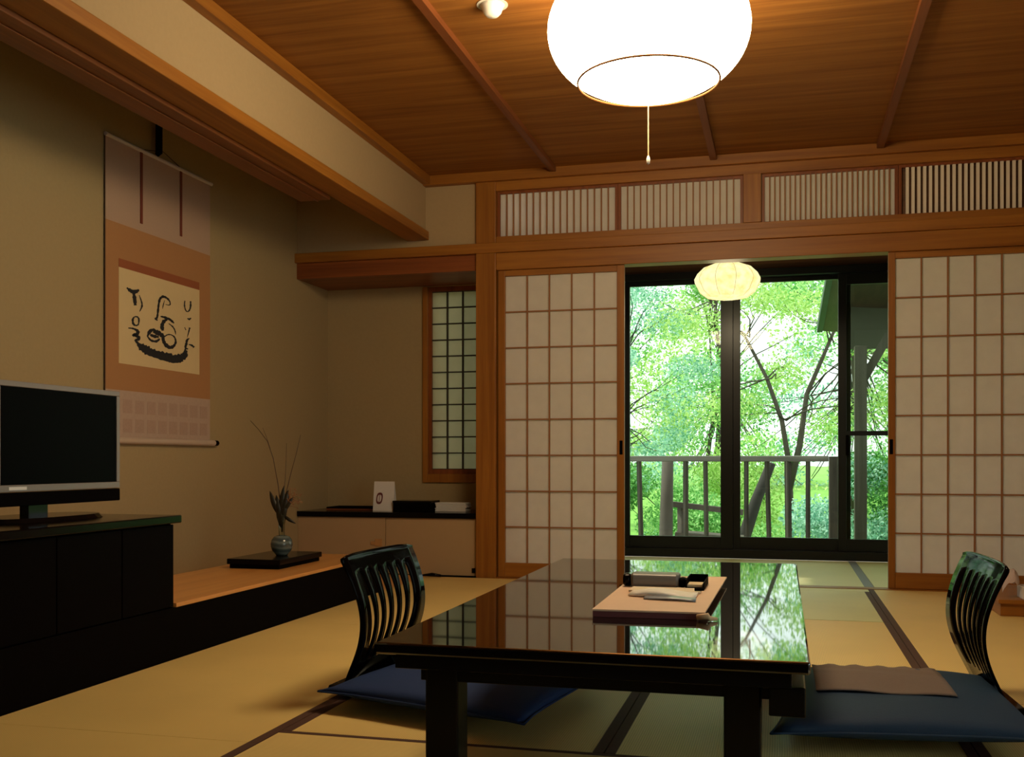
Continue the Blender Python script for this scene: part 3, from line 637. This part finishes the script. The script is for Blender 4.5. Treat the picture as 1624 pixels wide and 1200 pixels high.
rprism(-.393, -.3725, 2.665, T2, .05, .032, .0155, 'end_cap', M_black, cs)
rprism(-.2515, -.236, 2.668, T2, .05, .024, .011, 'clip', M_blackm, cs)
ty = root('small_tray', (-.215, 2.70, T2)); thing(ty, 'small open black tray with a cream paper slip, right of the grey case', 'tray')
m = MB(); m.box(-.233, -.186, 2.62, 2.76, T2, T2 + .003); m.box(-.233, -.186, 2.756, 2.76, T2 + .003, T2 + .024); m.box(-.233, -.230, 2.62, 2.756, T2 + .003, T2 + .024); m.box(-.189, -.186, 2.62, 2.756, T2 + .003, T2 + .018)
m.build('tray_base', M_blackm, ty)
sl_ = MB().rbox((-.211, 2.66, T2 + .008), (.036, .06, .006)).build('paper_slip', plain('cream_paper', (.75, .6, .38), .6), ty)
bk = root('folded_booklet', (-.28, 2.5, T2)); thing(bk, 'folded white booklet with a blue-grey cover in front of the grey case', 'booklet')
m = MB(); vs = []
for j in range(13):
    t = j/12; x = -.352 + .158*t; h = .004 + .010*math.sin(math.pi*min(1, t*1.15))**1.5*(1-t*.4)
    vs += [(x, 2.42 + .03*(1-t), T2 + .002), (x, 2.42 + .03*(1-t), T2 + h), (x, 2.52, T2 + h + .002), (x, 2.52, T2 + .002)]
m.add(vs, [(4*i+k, 4*i+4+k, 4*i+4+(k+1)%4, 4*i+(k+1)%4) for i in range(12) for k in range(4)] + [(0, 1, 2, 3), (51, 50, 49, 48)])
m.build('pages', plain('booklet_white', (.82, .78, .72), .5), bk, smooth=True)
m = MB(); vs = []
for j in range(11):
    t = j/10; x = -.31 + .12*t; z = T2 + .0015 + .003*math.sin(3*t); vs += [(x, 2.385 + .02*(1-t), z), (x, 2.42 + .015*(1-t), z + .003)]
m.add(vs, [(2*i, 2*i+2, 2*i+3, 2*i+1) for i in range(10)])
o = m.build('cover', plain('booklet_blue_grey', (.22, .25, .30), .3), bk, smooth=True); s_ = o.modifiers.new('t', 'SOLIDIFY'); s_.thickness = .0012
n1 = root('note_pad', (-.27, 2.56, T2)); thing(n1, 'cream note sheet with dark tip between booklet and grey case', 'paper')
MB().rbox((-.277, 2.575, T2 + .0025), (.172, .075, .004)).build('sheets', plain('note_cream', (.78, .66, .48), .6), n1)
MB().tube([(-.205, 2.555, T2 + .0085), (-.183, 2.56, T2 + .0085)], .0038, 8).build('pen_tip', M_blackm, n1)

# ------------------------------------------------------------------ floor chairs
def floor_chair(loc, flip, label):
    """legless chair; local +x points to the table"""
    r = root('floor_chair', loc); thing(r, label, 'chair', 'legless floor chairs at the low table')
    W = .265; NV = 44
    def prof(v):          # back profile: v 0..1 bottom to top -> x, z
        z = .03 + .388*v
        x = .0 + .058*math.sin(math.pi*min(1, v*1.02))**1.2 + .02*v - .02*max(0, v - .8)
        return x, z
    slots = [-.80 + i*.32 for i in range(6)]   # at the foot, in half widths
    cols = []  # functions giving u at v for column boundaries, plus flag whether the strip to its right is a slot
    def slot_c(i, v): return (-.75 + .30*i) * (.72 + .18*v) + .02*math.sin(3*v)
    def slot_h(v):
        a, b = .19, .87
        if v <= a or v >= b: return 0.0
        t = (v - a)/(b - a); return .066*min(1, (math.sin(math.pi*t))**.5)*(1.15 - .35*abs(t-.45))
    vs = []; NB = None; rows = []
    for j in range(NV + 1):
        v = j/NV; us = [-1.0]; 
        wid = 1.0 - .21*(1-v)**1.2 - .04*v
        # rounded top corners
        for i in range(6):
            c = slot_c(i, v); h = slot_h(v); us += [c - max(h, .0005), c + max(h, .0005)]
        us += [1.0]
        full = []
        for k in range(len(us) - 1): full += [us[k], (us[k] + us[k+1])/2] if k % 2 == 0 else [us[k]]
        full.append(us[-1]); NB = len(full); row = []
        for u in full:
            x, z = prof(v); x += .012*(u*u)            # wings curve forward around the sitter
            if v > .9: z -= .010*(abs(u)**6)*(v - .9)/.1
            row.append((x, u*W*wid, z))
        rows.append(row)
    kinds = []
    for k in range(13):
        kinds += [0, 0] if k % 2 == 0 else [1]
    m = MB(); m.v = [p for row in rows for p in row]
    for j in range(NV):
        vm = (j + .5)/NV
        for k in range(NB - 1):
            if kinds[k] == 1 and slot_h(vm) > .004: continue
            m.f.append((j*NB+k, j*NB+k+1, (j+1)*NB+k+1, (j+1)*NB+k)); m.mi.append(0)
    o = m.build('backrest', M_chair, None, smooth=True); s_ = o.modifiers.new('t', 'SOLIDIFY'); s_.thickness = .0065; s_.offset = 0
    # seat
    m = MB(); NS = 14; vs = []
    for i in range(NS + 1):
        t = i/NS; x = -.03 + .47*t; z = .0175 + (.016*(1 - t/.12)**2 if t < .12 else 0)
        for k in range(9):
            u = -1 + k/4; w_ = W*(.84 + .12*t - (.06*(t-.85)/.15*abs(u) if t > .85 else 0)); vs.append((x, u*w_, z))
    m.add(vs, [(i*9+k, (i+1)*9+k, (i+1)*9+k+1, i*9+k+1) for i in range(NS) for k in range(8)])
    s = m.build('seat', M_chair, None, smooth=True); q = s.modifiers.new('t', 'SOLIDIFY'); q.thickness = .012; q.offset = 0
    for c in (o, s): c.parent = r
    if flip: r.rotation_euler = (0, 0, math.pi)
    return r
lc = floor_chair((-1.228, 3.0, 0), False, 'black slatted legless chair on the left side of the table')
rc = floor_chair((.578, 3.165, 0), True, 'black slatted legless chair on the right side of the table')
lc.rotation_euler = (0, 0, math.radians(-3)); rc.rotation_euler = (0, 0, math.pi + math.radians(3))

# ------------------------------------------------------------------ cushions
def cushion(corners, z0, h, label, matl, corner_pinch=.06):
    cx = sum(c[0] for c in corners)/4; cy = sum(c[1] for c in corners)/4
    r = root('floor_cushion', (cx, cy, z0)); thing(r, label, 'cushion', 'blue floor cushions at the low table')
    N = 28; top = []; bot = []; random.seed(int(cx*100))
    c = [Vector((a, b, 0)) for a, b in corners]
    for j in range(N + 1):
        for i in range(N + 1):
            u, v = i/N, j/N; p = (c[0]*(1-u)+c[1]*u)*(1-v) + (c[3]*(1-u)+c[2]*u)*v
            a = 2*u-1; b = 2*v-1
            k = 1 - corner_pinch*((1-abs(a)**4)*abs(b)**4 + (1-abs(b)**4)*abs(a)**4)   # sides bow inwards
            p = Vector((cx, cy, 0)) + (p - Vector((cx, cy, 0)))*k
            e = max(0, (1-a*a)*(1-b*b))**.33; dim = .12*math.exp(-((a*a+b*b)*14))
            wr = .0016*math.sin(9*u+5*v)*math.sin(7*v-3*u)
            zt = h*(.45 + .55*e - dim) + wr*e; zb = h*.45 - h*.43*e
            top.append((p.x, p.y, z0 + zt)); bot.append((p.x, p.y, z0 + max(.0, zb)))
    n_ = N + 1; fs = []
    for j in range(N):
        for i in range(N):
            q = j*n_+i; fs.append((q, q+1, q+n_+1, q+n_)); fs.append((n_*n_+q, n_*n_+q+n_, n_*n_+q+n_+1, n_*n_+q+1))
    m = MB().add(top + bot, fs)
    me = m.build('cover', matl, r, smooth=True)
    bm = bmesh.new(); bm.from_mesh(me.data); bmesh.ops.remove_doubles(bm, verts=bm.verts, dist=1e-4); bm.to_mesh(me.data); bm.free()
    edge = [top[i] for i in range(n_)] + [top[j*n_+N] for j in range(1, n_)] + [top[N*n_+i] for i in range(N-1, -1, -1)] + [top[j*n_] for j in range(N-1, -1, -1)]
    MB().tube(edge, .003, 6).build('seam', matl, r, smooth=True)
    return r
M_navy = plain('navy_cotton', (.011, .032, .12), .75, spec=.25, noise=.15, nscale=250, bump=.15)
M_navy2 = plain('slate_blue_cotton', (.009, .032, .075), .7, spec=.3, noise=.15, nscale=250, bump=.15)
cushion([(-1.235, 2.635), (-.60, 2.43), (-.50, 3.05), (-1.13, 3.20)], .026, .062, 'navy blue floor cushion on the left chair under the table edge', M_navy)
cushion([(-.025, 2.46), (.595, 2.55), (.57, 3.25), (.03, 3.24)], .026, .080, 'slate blue floor cushion right of the table with a taupe cloth on it', M_navy2)
# taupe cloth laid over the cushion
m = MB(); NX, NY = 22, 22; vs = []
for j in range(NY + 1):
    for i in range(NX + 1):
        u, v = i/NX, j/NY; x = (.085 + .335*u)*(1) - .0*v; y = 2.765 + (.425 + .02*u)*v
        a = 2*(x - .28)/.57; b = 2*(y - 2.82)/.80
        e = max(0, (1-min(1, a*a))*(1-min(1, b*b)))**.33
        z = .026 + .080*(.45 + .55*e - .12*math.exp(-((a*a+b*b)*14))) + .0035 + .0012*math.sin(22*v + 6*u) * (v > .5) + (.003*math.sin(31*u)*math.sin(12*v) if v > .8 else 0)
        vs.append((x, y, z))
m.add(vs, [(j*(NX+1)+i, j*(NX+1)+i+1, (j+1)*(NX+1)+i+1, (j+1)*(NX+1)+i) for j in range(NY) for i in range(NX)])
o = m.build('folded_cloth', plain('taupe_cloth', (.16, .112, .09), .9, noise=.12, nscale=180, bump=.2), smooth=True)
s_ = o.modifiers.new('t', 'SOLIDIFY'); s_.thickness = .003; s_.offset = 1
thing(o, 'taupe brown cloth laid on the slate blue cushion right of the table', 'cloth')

# ------------------------------------------------------------------ tissue box behind the right chair
tk = root('low_wooden_stand', (1.25, 5.45, 0)); thing(tk, 'low orange wooden stand at the right edge, behind the right chair', 'stand')
B('stand_top', M_woodX, (.925, 1.55, 4.98, 5.60, .056, .074), parent=tk, bevel=.002)
B('front_panel', M_woodX, (.935, 1.54, 4.992, 5.007, .0015, .0555), parent=tk)
B('side_panel', M_woodY, (.935, .95, 5.008, 5.58, .0015, .0555), parent=tk); B('side_panel', M_woodY, (1.525, 1.54, 5.008, 5.58, .0015, .0555), parent=tk)
bx = root('tissue_box', (1.25, 5.3, .078)); thing(bx, 'white tissue box on the low wooden stand at the right edge', 'box')
B('body', M_white, (1.028, 1.26, 5.00, 5.12, .0745, .130), parent=bx, bevel=.002)
random.seed(3); m = MB(); vs = []; n_ = 10
for j in range(n_ + 1):
    for i in range(n_ + 1):
        u, v = i/n_, j/n_; vs.append((.948 + .070*u + .004*math.sin(5*v), 5.02 + .08*v + .006*math.sin(6*u+3*v), .079 + .125*math.sin(math.pi*min(1, .12 + u*.62))*(.55 + .45*math.sin(math.pi*v)) + random.uniform(-.004, .006)))
m.add(vs, [(j*(n_+1)+i, j*(n_+1)+i+1, (j+1)*(n_+1)+i+1, (j+1)*(n_+1)+i) for j in range(n_) for i in range(n_)])
o = m.build('crumpled_cloth', plain('mauve_cloth', (.52, .42, .42), .8)); s_ = o.modifiers.new('t', 'SOLIDIFY'); s_.thickness = .002
thing(o, 'crumpled pale mauve cloth beside the white tissue box', 'cloth')

# ------------------------------------------------------------------ outdoors
M_grass = plain('garden_grass', (.16, .34, .05), .9, noise=.5, nscale=9)
m = MB(); NXg, NYg = 40, 40; vs = []; random.seed(5)
for j in range(NYg + 1):
    for i in range(NXg + 1):
        x = -14 + 28*i/NXg; y = 9.4 + 26*j/NYg
        z = -.85 + .95*min(1, max(0, (y - 10.2)/7)) + .02*max(0, y - 17) + random.uniform(-.05, .05); vs.append((x, y, z))
m.add(vs, [(j*(NXg+1)+i, j*(NXg+1)+i+1, (j+1)*(NXg+1)+i+1, (j+1)*(NXg+1)+i) for j in range(NYg) for i in range(NXg)])
struct(m.build('ground', M_grass, smooth=True), 'sunlit grassy garden slope beyond the veranda', 'ground')
M_deck = wood('weathered_deck', (.20, .17, .13), (.32, .28, .22), 'X')
struct(B('floor_veranda', M_deck, (-3.4, 3.6, YW + .12, 9.32, -.18, -.10)), 'weathered veranda deck', 'floor')
M_old = wood('weathered_rail', (.035, .032, .024), (.10, .09, .07), 'Z', 1, .8, .1)
M_oldx = wood('weathered_handrail', (.13, .125, .105), (.25, .24, .20), 'X', 1, .8, .1)
rl = root('veranda_railing', (-.4, 9.2, -.1)); thing(rl, 'weathered wooden veranda railing outside the glass doors', 'railing')
m = MB(); m.bar((-3.3, 9.2, .70), (.382, 9.2, .70), .04, .05); m.build('handrail', M_oldx, rl, bevel=.006)
B('bottom_rail', M_oldx, (-3.3, .384, 9.185, 9.215, -.05, -.01), parent=rl)
for x, w, rr in ((-3.0, .03, 0), (-2.6, .03, 0), (-2.2, .03, 0), (-1.8, .03, 0), (-1.5, .03, 0), (-1.215, .033, .01), (-.815, .036, 0), (-.64, .028, .005), (-.297, .026, 0), (-.115, .028, .01), (.052, .05, .004), (.215, .026, 0)):
    m = MB(); m.bar((x + rr, 9.2, -.05), (x - rr, 9.2, .68), w, .03); m.build('baluster', M_old, rl)
rp = B('railing_post', M_old, (.385, .475, 9.15, 9.25, -.10, .72), bevel=.005); thing(rp, 'grey wooden post at the end of the veranda railing', 'post')
M_wing = plain('wing_boards', (.085, .09, .055), .8, noise=.2, nscale=6)
M_post = wood('grey_post', (.08, .075, .055), (.15, .14, .11), 'Z', 1, .8, .1)
wg = root('neighbouring_wing', (1.6, 9.8, 0)); thing(wg, 'dark eaves and porch of the neighbouring wing seen at the right pane', 'building')
B('gable_board', M_wing, (.49, 2.6, 9.55, 9.62, 1.66, 3.2), parent=wg)
# roof slab: eave edge runs away from the viewer on the left, roof climbs to the right
m = MB()
m.add([(.40, 8.9, 2.19), (.37, 10.2, 1.90), (2.6, 10.2, 1.70), (2.6, 8.9, 2.0), (.40, 8.9, 2.25), (.37, 10.2, 1.96), (2.6, 10.2, 1.76), (2.6, 8.9, 2.06)], [(3,2,1,0),(4,5,6,7),(0,1,5,4),(1,2,6,5),(2,3,7,6),(3,0,4,7)])
m.build('roof', wood('roof_underside', (.04, .028, .018), (.08, .05, .03), 'Y'), wg)
m = MB(); m.bar((.375, 8.85, 2.195), (.345, 10.22, 1.925), .05, .07); m.build('gutter', plain('gutter_green', (.025, .045, .03), .5), wg)
B('post', M_post, (.60, .70, 9.30, 9.40, -.7, 1.66), parent=wg, bevel=.004)
m = MB(); m.bar((.66, 9.36, 1.35), (.88, 9.36, 1.75), .05, .07); m.build('brace', M_post, wg)
B('side_screen', M_post, (.47, .53, 8.9, 8.96, -.10, .86), parent=wg)

M_bark = plain('bark', (.07, .055, .04), .9, noise=.4, nscale=25)
M_barkd = plain('dark_bark', (.025, .022, .016), .9, noise=.4, nscale=25)
L_yel = leafmat('leaf_yellow_green', (.26, .50, .08), (.82, .97, .42))
L_grn = leafmat('leaf_green', (.08, .34, .07), (.62, .92, .40))
L_cyn = leafmat('leaf_blue_green', (.10, .36, .24), (.74, .98, .84))
L_dk = leafmat('leaf_deep_green', (.05, .20, .04), (.22, .52, .14))
def leaves(rng, centers, radii, n, size):
    """n small leaf quads scattered in soft clusters"""
    cs_ = np.array(centers); rs = np.array(radii); w = rs.max(axis=1)**1.5; w = w/w.sum()
    idx = rng.choice(len(cs_), n, p=w); d = rng.normal(size=(n, 3)); d /= np.linalg.norm(d, axis=1)[:, None]
    p = cs_[idx] + d * (rng.random((n, 1))**.45) * rs[idx]
    a = rng.normal(size=(n, 3)); a /= np.linalg.norm(a, axis=1)[:, None]; b = rng.normal(size=(n, 3)); b -= (a*b).sum(1)[:, None]*a; b /= np.linalg.norm(b, axis=1)[:, None]
    s = (size*(.6 + .8*rng.random((n, 1)))); v = np.empty((n, 4, 3))
    v[:, 0] = p - a*s; v[:, 1] = p - b*s*.45; v[:, 2] = p + a*s; v[:, 3] = p + b*s*.45
    return v.reshape(-1, 3)
def foliage_mesh(name, v, matl, par):
    n = len(v)//4; me = bpy.data.meshes.new(name); me.vertices.add(len(v)); me.vertices.foreach_set('co', v.ravel())
    me.loops.add(4*n); me.loops.foreach_set('vertex_index', np.arange(4*n)); me.polygons.add(n); me.polygons.foreach_set('loop_start', np.arange(0, 4*n, 4))
    me.polygons.foreach_set('loop_total', np.full(n, 4)); me.update(); me.validate(); me.materials.append(matl)
    o = bpy.data.objects.new(name, me); COL.objects.link(o); o.parent = par; o.matrix_parent_inverse = Matrix.Translation(par.location).inverted(); return o
def tree(x, y, z, stems, clusters, nleaf, size, lm, bark, label, seed, r0=.04, cat='tree', name='garden_tree'):
    r = root(name, (x, y, z)); thing(r, label, cat, 'trees and shrubs of the garden'); rng = np.random.default_rng(seed); random.seed(seed)
    m = MB()
    for s_ in stems:
        k = len(s_); m.tube([(x+a, y+b, z+c) for a, b, c in s_], [r0*(1 - .75*i/(k-1)) for i in range(k)], 8)
    nodes = [p for s_ in stems for p in s_[len(s_)//2:]]
    for c, rad in clusters:
        a = min(nodes, key=lambda p: sum((p[t]-c[t])**2 for t in range(3)) + (4 if p[2] > c[2] else 0))
        for q in range(2):
            e = [c[t] + random.uniform(-.7, .7)*rad[t] for t in range(3)]; e[2] += .1
            P_ = []
            for k in range(6):
                t_ = k/5; P_.append((x+a[0]+(e[0]-a[0])*t_ + .06*math.sin(5*t_+q), y+a[1]+(e[1]-a[1])*t_, z+a[2]+(e[2]-a[2])*(t_**.7) + .04*math.sin(7*t_)))
            m.tube(P_, [r0*(.22 - .17*k/5) for k in range(6)], 5)
    m.build('trunk', bark, r, smooth=True)
    v = leaves(rng, [(x+c[0], y+c[1], z+c[2]) for c, _ in clusters], [rad for _, rad in clusters], nleaf, size)
    foliage_mesh('foliage', v, lm, r)
    return r
def blobs(seed, n, bx, rad):
    random.seed(seed); return [(tuple(random.uniform(*b) for b in bx), tuple(random.uniform(*rad)*k for k in (1, 1, .6))) for _ in range(n)]
# maple with forked stem in the right pane
tree(.08, 12.6, -.55, [[(0,0,0),(.02,0,.6),(.0,0,1.2),(-.08,0,1.7),(-.25,.05,2.2),(-.5,.1,2.7),(-.9,.1,3.1)], [(0,0,.9),(.12,0,1.4),(.2,0,2.0),(.45,0,2.6),(.7,.1,3.2)]],
     blobs(21, 26, [(-1.6, 1.4), (-.9, .9), (1.6, 5.0)], (.25, .6)), 22000, .022, L_yel, M_bark, 'slender maple with forked stem and yellow-green leaves behind the railing', 1, .045)
tree(-1.9, 12.2, -.5, [[(0,0,0),(.05,0,.8),(-.02,0,1.6),(.1,0,2.5),(.05,0,3.5)], [(0,0,.3),(-.2,0,1.2),(-.4,0,2.4)]],
     blobs(22, 26, [(-1.0, .9), (-.6, .8), (.2, 4.6)], (.2, .5)), 24000, .02, L_cyn, M_barkd, 'blue-green small leaved tree at the left of the left pane', 2, .04)
tree(-.95, 13.6, -.3, [[(0,0,0),(0,0,.8),(.1,0,1.6),(.05,0,2.6)]],
     [((.1, 0, 1.95), (.75, .6, .5)), ((.5, 0, 1.6), (.5, .4, .3)), ((-.3, 0, 1.4), (.5, .5, .4)), ((.2, 0, .4), (.7, .5, .35))] + blobs(23, 6, [(-.8, .8), (-.5, .5), (2.8, 4.6)], (.2, .45)), 16000, .024, L_grn, M_bark, 'round bright green bush tree in the middle of the left pane', 3, .04)
tree(.9, 14.5, -.2, [[(0,0,0),(.1,0,1.2),(0,0,2.4),(.2,0,3.6)]],
     blobs(24, 16, [(-1.4, 1.6), (-.8, .8), (.2, 5.2)], (.3, .7)), 13000, .028, L_grn, M_bark, 'broad green tree behind the maple on the right', 4, .06)
tree(-3.3, 14.5, -.2, [[(0,0,0),(.1,0,1.5),(-.1,0,3)]],
     blobs(25, 16, [(-1.3, 1.6), (-1, 1), (.3, 5.0)], (.35, .7)), 12000, .028, L_yel, M_barkd, 'yellow-green tree far left beyond the railing', 5, .06)
tree(2.6, 12.8, -.4, [[(0,0,0),(.0,0,1.5),(.1,0,3)]],
     blobs(26, 14, [(-1.1, 1.3), (-1, 1), (.3, 4.4)], (.3, .7)), 18000, .028, L_grn, M_bark, 'green tree behind the neighbouring wing', 6, .06)
# low shrubs
for k, (x, y, z, sx, n_, lm, lab) in enumerate(((-2.1, 10.8, -.75, .55, 2600, L_dk, 'dark green shrub at the left foot of the railing'), (-.75, 11.2, -.7, .6, 2600, L_grn, 'green shrub below the round bush tree'),
      (.62, 10.9, -.7, .42, 2600, L_cyn, 'blue-green shrub at the foot of the maple'), (1.15, 11.3, -.65, .5, 2400, L_dk, 'dark shrub beside the porch post'), (-.3, 12.0, -.6, .45, 1500, L_yel, 'yellow-green shrub in the middle distance'))):
    tree(x, y, z, [[(0,0,0),(.05,0,.35),(.1,0,.8)], [(0,0,.1),(-.2,0,.6)]], [((random.Random(k*7+i).uniform(-sx, sx), random.Random(k*9+i).uniform(-.3, .3), .25 + random.Random(k*5+i).uniform(0, 1.0)), (.32, .28, .24)) for i in range(9)], n_*5, .02, lm, M_barkd, lab, 40 + k, .02, 'shrub', 'garden_shrub')
# big trunk close behind the railing, leaning log, garden seat
tr_ = MB().tube([(-1.06, 9.75, -.9), (-1.05, 9.75, -.2), (-1.04, 9.76, .3), (-1.03, 9.76, .72)], [.075, .068, .062, .055], 10).build('cut_trunk', M_bark, smooth=True); thing(tr_, 'thick brown trunk standing close behind the left railing', 'trunk')
lg = MB().tube([(-.52, 10.5, -.75), (-.42, 10.5, -.25), (-.24, 10.45, .30), (-.10, 10.4, .66)], [.085, .07, .055, .045], 10).build('leaning_log', M_barkd, smooth=True); thing(lg, 'dark leaning log behind the railing at the centre', 'log')
gs = root('garden_bench', (-.75, 10.0, -.85)); thing(gs, 'weathered wooden garden bench behind the left railing', 'bench')
m = MB(); m.bar((-1.0, 9.95, .27), (-.35, 9.95, .20), .10, .05); m.build('backrest', M_bark, gs)
m = MB(); m.bar((-.98, 10.1, -.02), (-.35, 10.1, -.06), .35, .05); m.build('seat', M_bark, gs)
for x in (-.92, -.42):
    m = MB(); m.bar((x, 9.97, -.84), (x, 9.97, .25), .06, .06); m.build('leg', M_bark, gs)
    m = MB(); m.bar((x, 10.2, -.84), (x, 10.2, -.06), .06, .06); m.build('leg', M_bark, gs)

for k, (x, lm, lab) in enumerate(((-6.0, L_cyn, 'pale distant tree at the far left of the garden'), (-3.6, L_grn, 'pale distant tree behind the left pane'), (-1.2, L_yel, 'pale distant tree behind the middle stile'), (1.2, L_cyn, 'pale distant tree behind the right pane'), (3.6, L_grn, 'pale distant tree at the far right of the garden'))):
    tree(x, 20 + (k % 2)*1.5, .1, [[(0,0,0),(.1,0,2),(-.1,0,4.5)]], blobs(60+k, 24, [(-1.7, 1.7), (-1, 1), (1.5, 7.5)], (.5, 1.1)) + blobs(80+k, 9, [(-1.9, 1.9), (-1.5, 0), (-.2, 1.0)], (.4, .8)), 14000, .045, lm, M_bark, lab, 70 + k, .08)
